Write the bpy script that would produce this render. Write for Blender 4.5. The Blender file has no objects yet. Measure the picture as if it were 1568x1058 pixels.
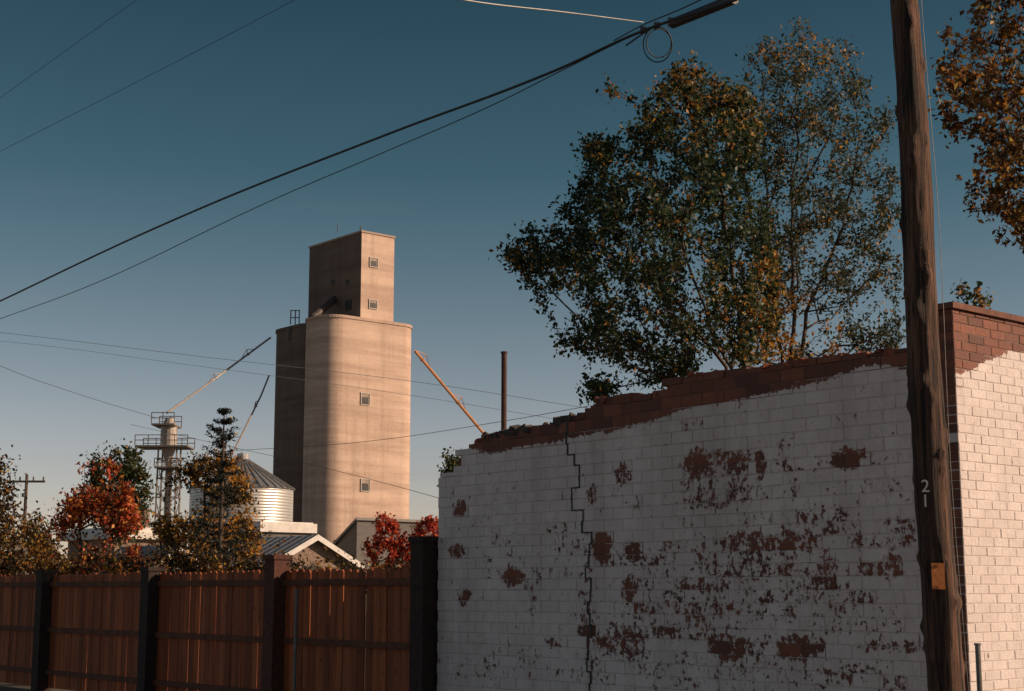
import bpy, math, random
import numpy as np
from mathutils import Vector, Matrix, noise as mn
random.seed(7); rng=np.random.default_rng(11)
F=2300.0; HZ=905.0; CX,CY=784.0,529.0
PT=math.atan((HZ-CY)/F); cP,sP=math.cos(PT),math.sin(PT); EYE=1.6
scene=bpy.context.scene
# ------------------------------------------------------------ survey helpers (camera station at 0,0,1.6)
def rayd(px,py):
    x=(px-CX)/F; y=-(py-CY)/F
    return Vector((x, cP-y*sP, sP+y*cP))
def PD(px,py,d):
    r=rayd(px,py); s=d/r.y
    return Vector((r.x*s, d, EYE+r.z*s))
d1=Vector((-2000/F,cP+(376/F)*sP,0)).normalized()
d2=Vector((d1.y,-d1.x,0))
def hit(px,py,o,d):
    r=rayd(px,py)
    det=d.x*(-r.y)-(-r.x)*d.y
    t=((-o.x)*(-r.y)-(-r.x)*(-o.y))/det
    s=(o.x+t*d.x)/r.x if abs(r.x)>abs(r.y) else (o.y+t*d.y)/r.y
    return t, EYE+r.z*s
def frame(o):
    m=Matrix.Identity(4)
    m.col[0]=(d1.x,d1.y,0,0); m.col[1]=(-d2.x,-d2.y,0,0); m.col[2]=(0,0,1,0); m.col[3]=(o.x,o.y,o.z,1)
    return m
# ------------------------------------------------------------ object helpers
def link(o): scene.collection.objects.link(o); return o
def empty(name,loc=(0,0,0)):
    e=bpy.data.objects.new(name,None); e.location=loc; link(e); bpy.context.view_layer.update(); return e
def mesh(name,verts,faces,mat,parent=None,mw=None,smooth=False):
    me=bpy.data.meshes.new(name); me.from_pydata([tuple(v) for v in verts],[],faces); me.update()
    o=bpy.data.objects.new(name,me); link(o)
    if mat: me.materials.append(mat)
    if smooth:
        me.polygons.foreach_set('use_smooth',[True]*len(me.polygons))
    if mw is not None: o.matrix_world=mw
    if parent:
        mwk=o.matrix_world.copy() if mw is None else mw
        o.parent=parent; o.matrix_parent_inverse=Matrix.Translation(parent.location).inverted()
        o.matrix_basis=mwk
    return o
class MB:
    def __init__(s): s.v=[]; s.f=[]
    def box(s,x0,x1,y0,y1,z0,z1):
        n=len(s.v)
        s.v+=[(x0,y0,z0),(x1,y0,z0),(x1,y1,z0),(x0,y1,z0),(x0,y0,z1),(x1,y0,z1),(x1,y1,z1),(x0,y1,z1)]
        s.f+=[tuple(n+i for i in q) for q in ((0,3,2,1),(4,5,6,7),(0,1,5,4),(1,2,6,5),(2,3,7,6),(3,0,4,7))]
    def chunk(s,c,sz):
        n=len(s.v); R=Matrix.Rotation(random.uniform(-.5,.5),3,'Y')@Matrix.Rotation(random.uniform(-.6,.6),3,'Z')@Matrix.Rotation(random.uniform(-.3,.3),3,'X')
        for dz in(-1,1):
            for dx,dy in((-1,-1),(1,-1),(1,1),(-1,1)):
                s.v.append(tuple(Vector(c)+R@Vector((dx*sz[0]*random.uniform(.65,1.1),dy*sz[1]*random.uniform(.7,1.1),dz*sz[2]*random.uniform(.6,1.1)))))
        s.f+=[tuple(n+i for i in q) for q in ((0,3,2,1),(4,5,6,7),(0,1,5,4),(1,2,6,5),(2,3,7,6),(3,0,4,7))]
    def tube(s,a,b,r,r2=None,n=8):
        a=Vector(a);b=Vector(b); r2=r if r2 is None else r2
        d=(b-a).normalized(); u=d.orthogonal().normalized(); w=d.cross(u); k=len(s.v)
        for c,rr in((a,r),(b,r2)):
            for i in range(n):
                t=2*math.pi*i/n; s.v.append(tuple(c+u*rr*math.cos(t)+w*rr*math.sin(t)))
        for i in range(n):
            j=(i+1)%n; s.f.append((k+i,k+j,k+n+j,k+n+i))
        s.f.append(tuple(k+i for i in range(n))[::-1]); s.f.append(tuple(k+n+i for i in range(n)))
    def prism(s,pts,z0,z1):
        n=len(s.v); m=len(pts)
        s.v+=[(p[0],p[1],z0) for p in pts]+[(p[0],p[1],z1) for p in pts]
        for i in range(m):
            j=(i+1)%m; s.f.append((n+i,n+j,n+m+j,n+m+i))
        s.f.append(tuple(range(n,n+m))[::-1]); s.f.append(tuple(range(n+m,n+2*m)))
    def obj(s,name,mat,parent=None,mw=None,smooth=False): return mesh(name,s.v,s.f,mat,parent,mw,smooth)
# ------------------------------------------------------------ materials
def newmat(name):
    m=bpy.data.materials.new(name); m.use_nodes=True; nt=m.node_tree
    return m,nt,nt.nodes['Principled BSDF']
def N(nt,t,**k):
    n=nt.nodes.new(t)
    for a,b in k.items():
        if a in n.inputs: n.inputs[a].default_value=b
        else: setattr(n,a,b)
    return n
def mixc(nt,fac,a,b,mode='MIX'):
    n=nt.nodes.new('ShaderNodeMix'); n.data_type='RGBA'; n.blend_type=mode
    for i,x in ((0,fac),(6,a),(7,b)):
        if hasattr(x,'is_linked') or hasattr(x,'links'): nt.links.new(x,n.inputs[i])
        else: n.inputs[i].default_value=(x if i==0 else (*x,1)[:4])
    return n.outputs[2]
def maprange(nt,x,a,b,c=0,d=1):
    n=nt.nodes.new('ShaderNodeMapRange'); nt.links.new(x,n.inputs[0])
    for i,v in zip((1,2,3,4),(a,b,c,d)): n.inputs[i].default_value=v
    return n.outputs[0]
def math_(nt,op,a,b=0.0):
    n=nt.nodes.new('ShaderNodeMath'); n.operation=op
    for i,x in enumerate((a,b)):
        if hasattr(x,'links'): nt.links.new(x,n.inputs[i])
        else: n.inputs[i].default_value=x
    return n.outputs[0]
def noisen(nt,scale=5,detail=5,rough=.6,sc=(1,1,1),off=(0,0,0),coord='Object'):
    tc=nt.nodes.new('ShaderNodeTexCoord'); mp=nt.nodes.new('ShaderNodeMapping')
    mp.inputs['Scale'].default_value=sc; mp.inputs['Location'].default_value=off
    nt.links.new(tc.outputs[coord],mp.inputs['Vector'])
    n=N(nt,'ShaderNodeTexNoise',Scale=scale,Detail=detail,Roughness=rough)
    nt.links.new(mp.outputs[0],n.inputs['Vector']); return n.outputs['Fac']
def bump(nt,p,h,strength=.4,dist=.02):
    b=N(nt,'ShaderNodeBump',Strength=strength,Distance=dist); nt.links.new(h,b.inputs['Height']); nt.links.new(b.outputs[0],p.inputs['Normal'])
def simple(name,c1,c2,scale=4,rough=.8,metal=0,sc=(1,1,1),bs=.3,bd=.02,lo=.35,hi=.65):
    m,nt,p=newmat(name)
    n=noisen(nt,scale,6,.65,sc); f=maprange(nt,n,lo,hi)
    nt.links.new(mixc(nt,f,c1,c2),p.inputs['Base Color'])
    p.inputs['Roughness'].default_value=rough; p.inputs['Metallic'].default_value=metal
    bump(nt,p,n,bs,bd); return m
def leafmat(name,trans=.4):
    m,nt,p=newmat(name)
    a=N(nt,'ShaderNodeAttribute',attribute_name='Col')
    nt.links.new(a.outputs['Color'],p.inputs['Base Color']); p.inputs['Roughness'].default_value=.5
    p.inputs['Specular IOR Level'].default_value=.3
    t=N(nt,'ShaderNodeBsdfTranslucent'); nt.links.new(a.outputs['Color'],t.inputs['Color'])
    mx=N(nt,'ShaderNodeMixShader'); mx.inputs[0].default_value=trans
    nt.links.new(p.outputs[0],mx.inputs[1]); nt.links.new(t.outputs[0],mx.inputs[2])
    nt.links.new(mx.outputs[0],nt.nodes['Material Output'].inputs['Surface']); return m
LEAF=leafmat('leaf'); NEEDLE=leafmat('needle',.1)
BARK=simple('bark',(.05,.035,.028),(.12,.085,.065),9,.9,0,(1,1,.2),.6)
BLACK=simple('black_cable',(.012,.012,.014),(.02,.02,.022),20,.5)
RUST=simple('rusty_steel',(.05,.022,.016),(.1,.045,.028),12,.8)
DARK=simple('dark_opening',(.008,.008,.01),(.015,.015,.015),5,.6)
GALV=simple('galvanised_steel',(.32,.31,.3),(.48,.46,.44),3,.4,.7)
FRAMEM=simple('weathered_frame',(.45,.4,.35),(.6,.55,.5),8,.7)
# painted brick with peel
def painted(name,paint=(.85,.75,.72),paint2=(.70,.60,.58)):
    m,nt,p=newmat(name)
    pe=N(nt,'ShaderNodeAttribute',attribute_name='peel').outputs['Fac']
    rn=N(nt,'ShaderNodeAttribute',attribute_name='rnd').outputs['Fac']
    jo=N(nt,'ShaderNodeAttribute',attribute_name='joint').outputs['Fac']
    nA=noisen(nt,8,5,.65,(1,1,.75)); nB=noisen(nt,21,5,.7,(1,1,.8),(5,3,1)); nC=noisen(nt,1.1,6,.65,(1,1,.6),(2,2,7)); nD=noisen(nt,60,3,.6)
    nE=noisen(nt,2.2,6,.7,(1,1,.12),(9,1,4)); nF=noisen(nt,4.5,7,.75,(1,1,1),(1,8,2))
    s=math_(nt,'ADD',pe,math_(nt,'MULTIPLY',math_(nt,'SUBTRACT',nA,.5),1.5))
    s=math_(nt,'ADD',s,math_(nt,'MULTIPLY',math_(nt,'SUBTRACT',nB,.5),2.4))
    mk=maprange(nt,s,.48,.52)
    chip=maprange(nt,nB,.675,.69)
    mk=math_(nt,'MAXIMUM',mk,chip)
    pc=mixc(nt,maprange(nt,nC,.3,.7),paint2,paint)
    pc=mixc(nt,maprange(nt,rn,0,1,0,.2),pc,(.45,.385,.37))
    pc=mixc(nt,maprange(nt,nD,.35,.7,0,.3),pc,(.42,.35,.34))
    pc=mixc(nt,maprange(nt,nF,.45,.7,0,.4),pc,(.46,.38,.35))
    pc=mixc(nt,maprange(nt,nE,.5,.75,0,.5),pc,(.36,.29,.27))
    pc=mixc(nt,maprange(nt,s,.2,.5,0,.3),pc,(.5,.36,.31))
    pc=mixc(nt,math_(nt,'MULTIPLY',jo,.24),pc,(.25,.2,.19))
    bc=mixc(nt,rn,(.12,.036,.022),(.28,.082,.042))
    bc=mixc(nt,maprange(nt,nA,.35,.7,0,.55),bc,(.085,.04,.03))
    bc=mixc(nt,math_(nt,'MULTIPLY',jo,.6),bc,(.13,.09,.075))
    nt.links.new(mixc(nt,mk,pc,bc),p.inputs['Base Color']); p.inputs['Roughness'].default_value=.75
    h=math_(nt,'SUBTRACT',math_(nt,'ADD',math_(nt,'MULTIPLY',nD,.45),math_(nt,'MULTIPLY',nB,.9)),mk)
    bump(nt,p,h,.9,.01); return m
PAINT=painted('peeling_white_painted_brick')
BRICK=simple('dark_brick',(.09,.035,.025),(.2,.075,.045),10,.85)
RBRICK=simple('broken_red_brick',(.11,.038,.024),(.34,.10,.05),11,.9,0,(1,1,1),.6)
# ------------------------------------------------------------ WORLD / SUN / CAMERA
EL=math.radians(23); AZ=math.radians(90+7)   # clockwise from +Y
S=Vector((math.sin(AZ)*math.cos(EL),math.cos(AZ)*math.cos(EL),math.sin(EL)))
w=bpy.data.worlds.new('World'); scene.world=w; w.use_nodes=True; nt=w.node_tree
sk=nt.nodes.new('ShaderNodeTexSky'); sk.sky_type='NISHITA'; sk.sun_disc=False; sk.sun_elevation=EL; sk.sun_rotation=AZ
sk.air_density=1.0; sk.dust_density=1.0; sk.ozone_density=1.5; sk.altitude=1500
bg=nt.nodes['Background']; bg.inputs['Strength'].default_value=.07
tc=nt.nodes.new('ShaderNodeTexCoord'); sx=nt.nodes.new('ShaderNodeSeparateXYZ'); nt.links.new(tc.outputs['Generated'],sx.inputs[0])
cr=nt.nodes.new('ShaderNodeValToRGB'); nt.links.new(sx.outputs[2],cr.inputs[0]); E_=cr.color_ramp.elements
E_[0].position=0; E_[0].color=(1.6,1.15,1.08,1); E_[1].position=.10; E_[1].color=(1.55,1.18,1.02,1)
for p_,c_ in ((.18,(1.05,.97,.80)),(.27,(.52,.71,.59)),(.40,(.28,.48,.42)),(.7,(1.3,1.1,.86))):
    e_=E_.new(p_); e_.color=(*c_,1)
base_sky=mixc(nt,1.0,sk.outputs[0],cr.outputs[0],'MULTIPLY')
cn=noisen(nt,2.2,7,.62,(1,1,7),(2.3,.4,0),'Generated')   # faint high cirrus
cf=math_(nt,'MULTIPLY',maprange(nt,cn,.55,.78,0,.35),maprange(nt,sx.outputs[2],.3,.16))
nt.links.new(mixc(nt,cf,base_sky,(3.6,3.3,3.2)),bg.inputs['Color'])
L=bpy.data.lights.new('sun','SUN'); L.energy=5; L.angle=math.radians(.5); L.color=(1,.73,.51)
so=link(bpy.data.objects.new('sun',L)); so.rotation_mode='QUATERNION'; so.rotation_quaternion=S.to_track_quat('Z','Y'); so.location=(30,0,30)
cd=bpy.data.cameras.new('camera'); cd.sensor_width=36; cd.lens=36*F/1568; cd.clip_end=5000
co=link(bpy.data.objects.new('camera',cd)); co.location=(0,0,EYE); co.rotation_euler=(math.pi/2+PT,0,0); scene.camera=co
scene.view_settings.view_transform='Standard'; scene.view_settings.look='None'; scene.view_settings.exposure=0
# ------------------------------------------------------------ GROUND
m,nt,p=newmat('dry_grass_and_gravel')
nt.links.new(mixc(nt,maprange(nt,noisen(nt,.4,8,.7),.4,.6),(.07,.06,.035),(.13,.105,.075)),p.inputs['Base Color']); p.inputs['Roughness'].default_value=.95
g=[(-2500+5000*i/40,-2500+5000*j/40,0) for j in range(41) for i in range(41)]
mesh('ground',g,[(j*41+i,j*41+i+1,(j+1)*41+i+1,(j+1)*41+i) for j in range(40) for i in range(40)],m)

# ------------------------------------------------------------ WHITE BUILDING
K=PD(1484,905,12.0); K.z=0; MW=frame(K)
def wu(px,py): return hit(px,py,K,d1)
def interp_line(pts):
    q=sorted(wu(*p) for p in pts); us=[a for a,b in q]; zs=[b for a,b in q]
    return lambda u: float(np.interp(u,us,zs))
topf=interp_line([(669,727),(699,722),(702,690),(722,682),(738,668),(800,656),(850,646),(896,634),(904,613),(925,607),(970,604),(1018,597),(1023,577),(1100,567),(1160,562),(1240,549),(1436,527)])
paintf=interp_line([(669,700),(700,680),(754,690),(868,668),(935,657),(990,643),(1065,620),(1130,609),(1215,590),(1320,558),(1345,554),(1375,560),(1436,562)])
U_end=wu(670,850)[0]; U_p=wu(1440,700)[0]
ell=[(1065,712,16,20,1),(1100,712,22,22,.5),(1130,712,14,16,.7),(1110,745,45,18,.55),(1165,715,8,20,.8),(1295,703,20,16,1),(1320,695,10,8,.8),(1210,745,12,30,.5),(1075,770,40,10,.6),(1140,765,10,20,.5),
(1150,832,50,16,.72),(1215,835,40,22,.7),(1265,870,14,30,.7),(1130,872,40,22,.5),(1350,828,55,12,.5),(1365,870,18,18,.7),(1328,870,12,14,.7),(1240,885,40,15,.5),(1195,860,25,20,.5),
(921,838,12,18,1),(968,845,9,12,.95),(785,884,15,12,1),(700,845,11,9,.95),(745,857,8,6,.6),(907,757,7,14,.8),(953,727,11,22,.7),(705,776,6,10,.8),(1050,880,100,35,.36),(1050,935,120,25,.46),(1230,920,110,35,.42),
(965,912,9,25,.85),(940,978,32,22,.6),(970,985,18,20,.8),(1115,990,30,18,.85),(1160,985,25,18,.5),(1220,990,26,18,.9),(1245,985,15,12,.7),(1370,990,55,10,.6),(1080,962,110,22,.46),(1310,955,90,15,.38),(710,915,8,12,.8),(815,920,8,20,.6),(822,872,8,10,.5),(845,985,8,8,.6),(900,930,10,90,.45),(1100,1030,300,30,.28),(1200,690,12,14,.45),(1070,690,8,6,.8),(870,830,30,60,.25),(1025,860,70,30,.38),(1245,800,60,25,.42),
(1100,900,50,18,.5),(1180,935,40,14,.5),(1020,905,25,14,.5),(1290,915,30,14,.5),(1000,960,30,12,.45),(760,690,20,4,.5),(840,675,20,5,.4),(1380,800,30,15,.38),(780,1020,90,20,.25),(1180,760,240,60,.16),(800,820,110,90,.1)]
ell=[(a,b,rx*1.12,ry*1.12,q) for a,b,rx,ry,q in ell]
EU=[]
for cx,cy,rx,ry,q in ell:   # convert survey ellipses to wall metres
    u0,z0=wu(cx,cy); u1,_=wu(cx+rx,cy); _,z1=wu(cx,cy+ry); EU.append((u0,z0,abs(u1-u0),abs(z1-z0),q))
EU=np.array(EU)
def field(u,z):
    e=((EU[:,0]-u)/EU[:,2])**2+((EU[:,1]-z)/EU[:,3])**2
    q=float(max(0,np.max(EU[:,4]*np.clip(1.45-.75*e,0,1))))*.82
    return q+1.8*min(1,max(0,(z-paintf(u))/.1+.45))
bld=empty('white_painted_brick_building',K)
def brickwall(name,origin_mw,u0,u1,ch,bl,top,peelfn,swap=False,out=0.0,z0=0.0,dep=.1,ragged=False,jt=.007,fld=None,grd=(6,4),rec=.004):
    V=[];Fc=[];pe=[];rn=[];jo=[]
    def P(u,o,z): return (u,out+o,z) if not swap else (-out-o,-u,z)
    def grid(a,b,c,d,o,pl,r,j,nx,ny):
        n=len(V)
        for k in range(ny):
            for i in range(nx):
                x=a+(b-a)*i/(nx-1); y=c+(d-c)*k/(ny-1); V.append(P(x,o,y))
                pe.append(pl+(fld(x,y) if fld and pl<1.5 else 0)); rn.append(r); jo.append(j)
        for k in range(ny-1):
            for i in range(nx-1):
                q=n+k*nx+i; Fc.append((q,q+1,q+nx+1,q+nx))
    row=0; z=z0
    maxz=max(top(u0+(u1-u0)*i/200) for i in range(201))
    while z<=maxz:
        u=u0-(bl/2 if row%2 else 0)
        while u<u1:
            a=max(u,u0); b=min(u+bl,u1); uc=(a+b)/2
            if b-a>.03:
                t=top(uc)+(random.uniform(-.018,.018) if ragged else 0)
                h_=min(ch,t-z)
                if h_>.035:
                    pl=peelfn(uc,z+ch/2); r=random.random(); j=jt/2+random.uniform(-.001,.002)
                    o=random.uniform(-.0015,.003); c=.004
                    if ragged and h_<ch: o=random.uniform(-.02,.003)
                    n=len(V); fm=(fld(uc,z+ch/2) if fld and pl<1.5 else 0)
                    A,B,C,D=a+j,b-j,z+j+random.uniform(-.002,.002),z+h_-j+random.uniform(-.002,.002)
                    for (x0,x1,y0,y1,oo) in ((A,B,C,D,-dep),(A,B,C,D,o-c),(A+c,B-c,C+c,D-c,o)):
                        V.extend([P(x0,oo,y0),P(x1,oo,y0),P(x1,oo,y1),P(x0,oo,y1)])
                    for k in (0,4):
                        for i in range(4):
                            Fc.append((n+k+i,n+k+(i+1)%4,n+k+4+(i+1)%4,n+k+4+i))
                    pe+= [pl+fm]*12; rn+=[r]*12; jo+=[.3]*8+[0]*4
                    gx,gy=grd if fld else (2,2)
                    grid(A+c,B-c,C+c,D-c,o,pl,r,0,gx,gy)
                    if h_>=ch-.001: grid(a,b,z,z+ch,-rec,pl-.1 if pl<1.5 else pl,r,1,gx,gy)
            u+=bl
        z+=ch; row+=1
    ob=mesh(name,V,Fc,PAINT,bld,origin_mw)
    for nm,d in(('peel',pe),('rnd',rn),('joint',jo)):
        at=ob.data.attributes.new(nm,'FLOAT','POINT'); at.data.foreach_set('value',d)
    return ob
CH=.115; BL=.27
def pf_main(u,z): return random.uniform(-.16,.14)+(.28 if random.random()<.035 else 0)
brickwall('front_wall',MW,U_p,U_end,CH,BL,topf,pf_main,ragged=True,fld=field)
zpf=hit(1467,474,K,d2)[1]
brickwall('corner_pier_front',MW,0,U_p,.075,.22,lambda u:zpf,lambda u,z:2.0,out=.05)
spts=sorted(hit(*p,K,d2) for p in [(1472,572),(1490,562),(1515,548),(1545,537),(1600,536)])
sa=[a for a,b in spts]; sb=[b for a,b in spts]
def sfld(u,z): return 1.8*min(1,max(0,(z-float(np.interp(u,sa,sb)))/.07+.45))+max(0,.22*(1.3-z)/1.3)
def pf_side(w_,z): return random.uniform(-.2,.02)+(.28 if random.random()<(.01 if z>1.6 else .06) else 0)
brickwall('side_wall',MW,-.05,6.5,.075,.22,lambda u:zpf,pf_side,swap=True,fld=sfld,grd=(3,2),jt=.004,rec=.003)
mb=MB(); us=np.linspace(U_p,U_end-.01,160)
for a,b in zip(us[:-1],us[1:]):
    mb.box(a,b,-.24,-.02,0,topf((a+b)/2)-.05)
mb.box(.02,U_p+.1,-.3,.02,0,zpf-.02); mb.box(.02,.24,-6.5,-.3,0,zpf-.02)
mb.box(.24,U_end,-6.5,-6.3,0,2.6); mb.box(U_end-.2,U_end,-6.3,-.24,0,2.55)
mb.obj('wall_core',RBRICK,bld,MW)
mb=MB(); ua,ub=wu(1360,540)[0],wu(720,690)[0]; u=ua
while u<ub:
    s=random.uniform(.02,.06); z=topf(u)
    if random.random()<.75: mb.chunk((u,random.uniform(-.17,-.02),z-.02+random.uniform(-.01,.02)),(s,random.uniform(.03,.05),random.uniform(.015,.035)))
    u+=s*random.uniform(.7,1.8)
mb.obj('crumbled_brick_cap',RBRICK,bld,MW)
FELT=simple('roof_felt',(.03,.026,.025),(.09,.07,.06),6,.9)
mb=MB(); mb.box(.24,U_end-.2,-6.3,-.24,2.42,2.5)
ua,ub=wu(900,640)[0],wu(738,670)[0]
for i in range(150):
    u=random.uniform(ua,ub); s=random.uniform(.02,.075)
    mb.chunk((u,random.uniform(-.3,-.06),topf(u)-.02+random.uniform(-.03,.035)),(s*1.5,s,s*.5))
mb.obj('roof_and_rubble',FELT,bld,MW)
mb=MB(); mb.box(-.03,.34,-6.5,.08,zpf,zpf+.05); mb.obj('pier_coping',BRICK,bld,MW)
# stair-step crack
V=[];Fc=[]
cl=[(868,672),(872,700),(887,712),(887,745),(877,755),(878,780),(892,788),(893,815),(905,822),(903,860),(897,880),(905,900),(898,935),(905,960),(900,1000),(905,1070),(905,1200)]
q=sorted([wu(*p)[::-1] for p in cl]); zs_=[a for a,b in q]; us_=[b for a,b in q]
prev=None; row=int(.2/CH)
def quad(u0,u1,z0,z1):
    n=len(V); V.extend([(u0,.0065,z0),(u1,.0065,z0),(u1+random.uniform(-.005,.005),.0065,z1),(u0+random.uniform(-.005,.005),.0065,z1)]); Fc.append((n,n+1,n+2,n+3))
while row*CH<paintf(us_[-1])+.1:
    z=row*CH; u=float(np.interp(z+CH/2,zs_,us_))+random.uniform(-.025,.025)
    wd=random.uniform(.007,.015)
    quad(u-wd,u+wd,z,z+CH+.003)
    if prev is not None: quad(min(prev,u)-.004,max(prev,u)+.004,z-.007,z+.0075)
    prev=u; row+=1
mesh('settlement_crack',V,Fc,DARK,bld,MW)
b=PD(771,680,17.6); t=PD(772,541,17.6)
mb=MB(); mb.tube((b.x,b.y,2.3),t,.034,n=12); mb.tube(t,t+Vector((0,0,.02)),.042,n=12); mb.tube((b.x,b.y,b.z-.05),(b.x,b.y,b.z+.05),.06,n=12)
mb.obj('roof_vent_pipe',RUST,bld)

# ------------------------------------------------------------ FENCE
WOOD,nt,p=newmat('cedar_fence_boards')
rn=N(nt,'ShaderNodeAttribute',attribute_name='rnd').outputs['Fac']
gr=noisen(nt,9,6,.65,(1,1,.07)); kn=noisen(nt,14,3,.5,(1,1,.6),(4,4,4))
c=mixc(nt,rn,(.25,.062,.02),(.54,.15,.045)); c=mixc(nt,maprange(nt,gr,.4,.68,0,.75),c,(.11,.028,.012)); c=mixc(nt,maprange(nt,kn,.64,.7,0,.8),c,(.05,.018,.01))
nt.links.new(c,p.inputs['Base Color']); p.inputs['Roughness'].default_value=.8; bump(nt,p,gr,.4,.005)
tl=N(nt,'ShaderNodeBsdfTranslucent'); nt.links.new(c,tl.inputs['Color']); mx=N(nt,'ShaderNodeMixShader'); mx.inputs[0].default_value=.11
nt.links.new(p.outputs[0],mx.inputs[1]); nt.links.new(tl.outputs[0],mx.inputs[2]); nt.links.new(mx.outputs[0],nt.nodes['Material Output'].inputs['Surface'])
zf=wu(640,869)[1]; zr=wu(640,990)[1]; UF=wu(-120,905)[0]
fen=empty('wooden_fence',K+d1*(U_end+.1))
mb=MB(); rr=[]; u=U_end+.12
while u<UF:
    wd=random.uniform(.125,.15); h=zf+random.uniform(-.016,.016); dy=random.uniform(-.008,.008)
    n=len(mb.v); x0,x1=u,u+wd; y0,y1=-.02+dy,dy; c_=.03; k_=random.uniform(-.005,.005)
    prof=[(x0,.05),(x1,.05),(x1+k_,h-c_),(x1-c_+k_,h),(x0+c_+k_,h),(x0+k_,h-c_)]
    mb.v+=[(a,y0,b) for a,b in prof]+[(a,y1,b) for a,b in prof]
    for i in range(6):
        j=(i+1)%6; mb.f.append((n+i,n+j,n+6+j,n+6+i))
    mb.f.append(tuple(n+i for i in range(6))); mb.f.append(tuple(n+11-i for i in range(6)))
    rr+=[random.random()]*12; u+=wd+random.choice([.002,.004,.007,.012,.018])
o=mb.obj('boards',WOOD,fen,MW); at=o.data.attributes.new('rnd','FLOAT','POINT'); at.data.foreach_set('value',rr)
mb=MB()
for z in (zr,zf-.16,.3): mb.box(U_end+.1,UF,.01,.045,z-.04,z+.04)
o=mb.obj('rails',simple('dark_rail_timber',(.08,.026,.013),(.15,.05,.022),8,.85),fen,MW)
PIL=simple('dark_pillar_brick',(.02,.012,.01),(.045,.022,.016),12,.9)
for i,(px,pt) in enumerate(((75,872),(238,868),(430,850),(657,822),(-60,872))):
    u=wu(px,905)[0]; zt=wu(px,pt)[1]; mb=MB(); mb.box(u-.12,u+.12,-.06,.18,0,zt-.06)
    mb.box(u-.14,u+.14,-.08,.20,zt-.06,zt)
    mb.obj('pillar_%d'%(i+1),PIL if i!=2 else simple('pillar_brick_red',(.05,.02,.015),(.12,.04,.025),14,.9),fen,MW)
a=PD(454,905,19.0); mb=MB(); mb.tube((a.x,a.y,0),(a.x,a.y,a.z),.02,n=10); mb.tube((a.x,a.y,a.z),(a.x,a.y,a.z+.02),.03,n=10)
DSTL=simple('dull_steel',(.12,.11,.11),(.2,.19,.18),8,.6,.3)
mb.obj('steel_fence_post',DSTL)
a=PD(1497,988,11.2); mb=MB(); mb.tube((a.x,a.y,0),a,.02,n=10); mb.tube(a,a+Vector((0,0,.015)),.026,n=10); mb.tube((a.x,a.y,0),(a.x,a.y,.05),.05,n=10)
mb.obj('steel_marker_post',DSTL)

# ------------------------------------------------------------ UTILITY POLE
m,nt,p=newmat('weathered_pole_wood')
g1=noisen(nt,24,7,.75,(1,1,.045)); g2=noisen(nt,3,5,.6,(1,1,.5)); g3=noisen(nt,40,4,.7,(1,1,.02),(3,3,0))
c=mixc(nt,maprange(nt,g1,.42,.62),(.018,.010,.008),(.21,.10,.058)); c=mixc(nt,maprange(nt,g2,.35,.7,0,.65),c,(.045,.024,.016)); c=mixc(nt,maprange(nt,g3,.55,.62,0,.9),c,(.007,.005,.004))
nt.links.new(c,p.inputs['Base Color']); p.inputs['Roughness'].default_value=.85; bump(nt,p,math_(nt,'SUBTRACT',g1,maprange(nt,g3,.55,.65)),1,.03)
Pb=PD(1446,1058,9.5); Pt=PD(1385,0,9.5); ax=(Pt-Pb)/(Pt.z-Pb.z)
base=Pb-ax*Pb.z; Htot=8.2
pole=empty('utility_pole',base)
V=[];Fc=[];n=40;R=320
knots=[(random.uniform(0,6.28),random.uniform(.5,7),random.uniform(.010,.026)) for _ in range(80)]
for k in range(R+1):
    z=Htot*k/R; c=base+ax*z; r=.118+(.090-.118)*z/5.5
    c=c+Vector((.014*math.sin(z*1.7),.01*math.cos(z*1.3),0))
    for i in range(n):
        t=2*math.pi*i/n
        d=1+.07*mn.noise(Vector((math.cos(t)*1.2,math.sin(t)*1.2,z*1.8)))+.08*mn.noise(Vector((math.cos(t)*3,math.sin(t)*3,z*.9+9)))+.05*mn.noise(Vector((math.cos(t)*7,math.sin(t)*7,z*4)))
        rr_=r*d
        for kt,kz,ks in knots:
            if abs(z-kz)<.15:
                dt=(t-kt+math.pi)%(2*math.pi)-math.pi
                rr_+=ks*math.exp(-(dt*r/.028)**2-((z-kz)/.04)**2)
        V.append((c.x+rr_*math.cos(t),c.y+rr_*math.sin(t),c.z))
for k in range(R):
    for i in range(n):
        j=(i+1)%n; Fc.append((k*n+i,k*n+j,(k+1)*n+j,(k+1)*n+i))
Fc.append(tuple(R*n+i for i in range(n)))
mesh('shaft',V,Fc,m,pole,smooth=True)
mb=MB(); tp=base+ax*7.7; mb.box(tp.x-1.2,tp.x+1.2,tp.y-.21,tp.y-.11,tp.z-.06,tp.z+.06); mb.obj('crossarm',m,pole)
mb=MB()
for dx in (-1.1,-.5,.5,1.1): mb.tube((tp.x+dx,tp.y-.16,tp.z+.06),(tp.x+dx,tp.y-.16,tp.z+.22),.03,.04,10)
mb.obj('insulators',GALV,pole)
mb=MB(); prev=None
for k in range(41):
    z=7.4*k/40; q=base+ax*z+Vector((.135-.003*z+.012*math.sin(z*2),-.02,0)); q=Vector(q)
    if prev: mb.tube(prev,q,.0022,n=5)
    prev=q
mb.obj('ground_wire',DSTL,pole)
ORG=simple('orange_tag',(.42,.12,.02),(.52,.17,.035),10,.6)
tg=PD(1441,882,9.3); mb=MB(); yb=base.y-.136
mb.box(tg.x-.04,tg.x+.04,yb-.006,yb,tg.z-.08,tg.z+.08)
for s_ in (-.065,.065): mb.box(tg.x-.008,tg.x+.008,yb-.010,yb-.006,tg.z+s_-.008,tg.z+s_+.008)
mb.obj('reflector_tag',ORG,pole)
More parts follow.
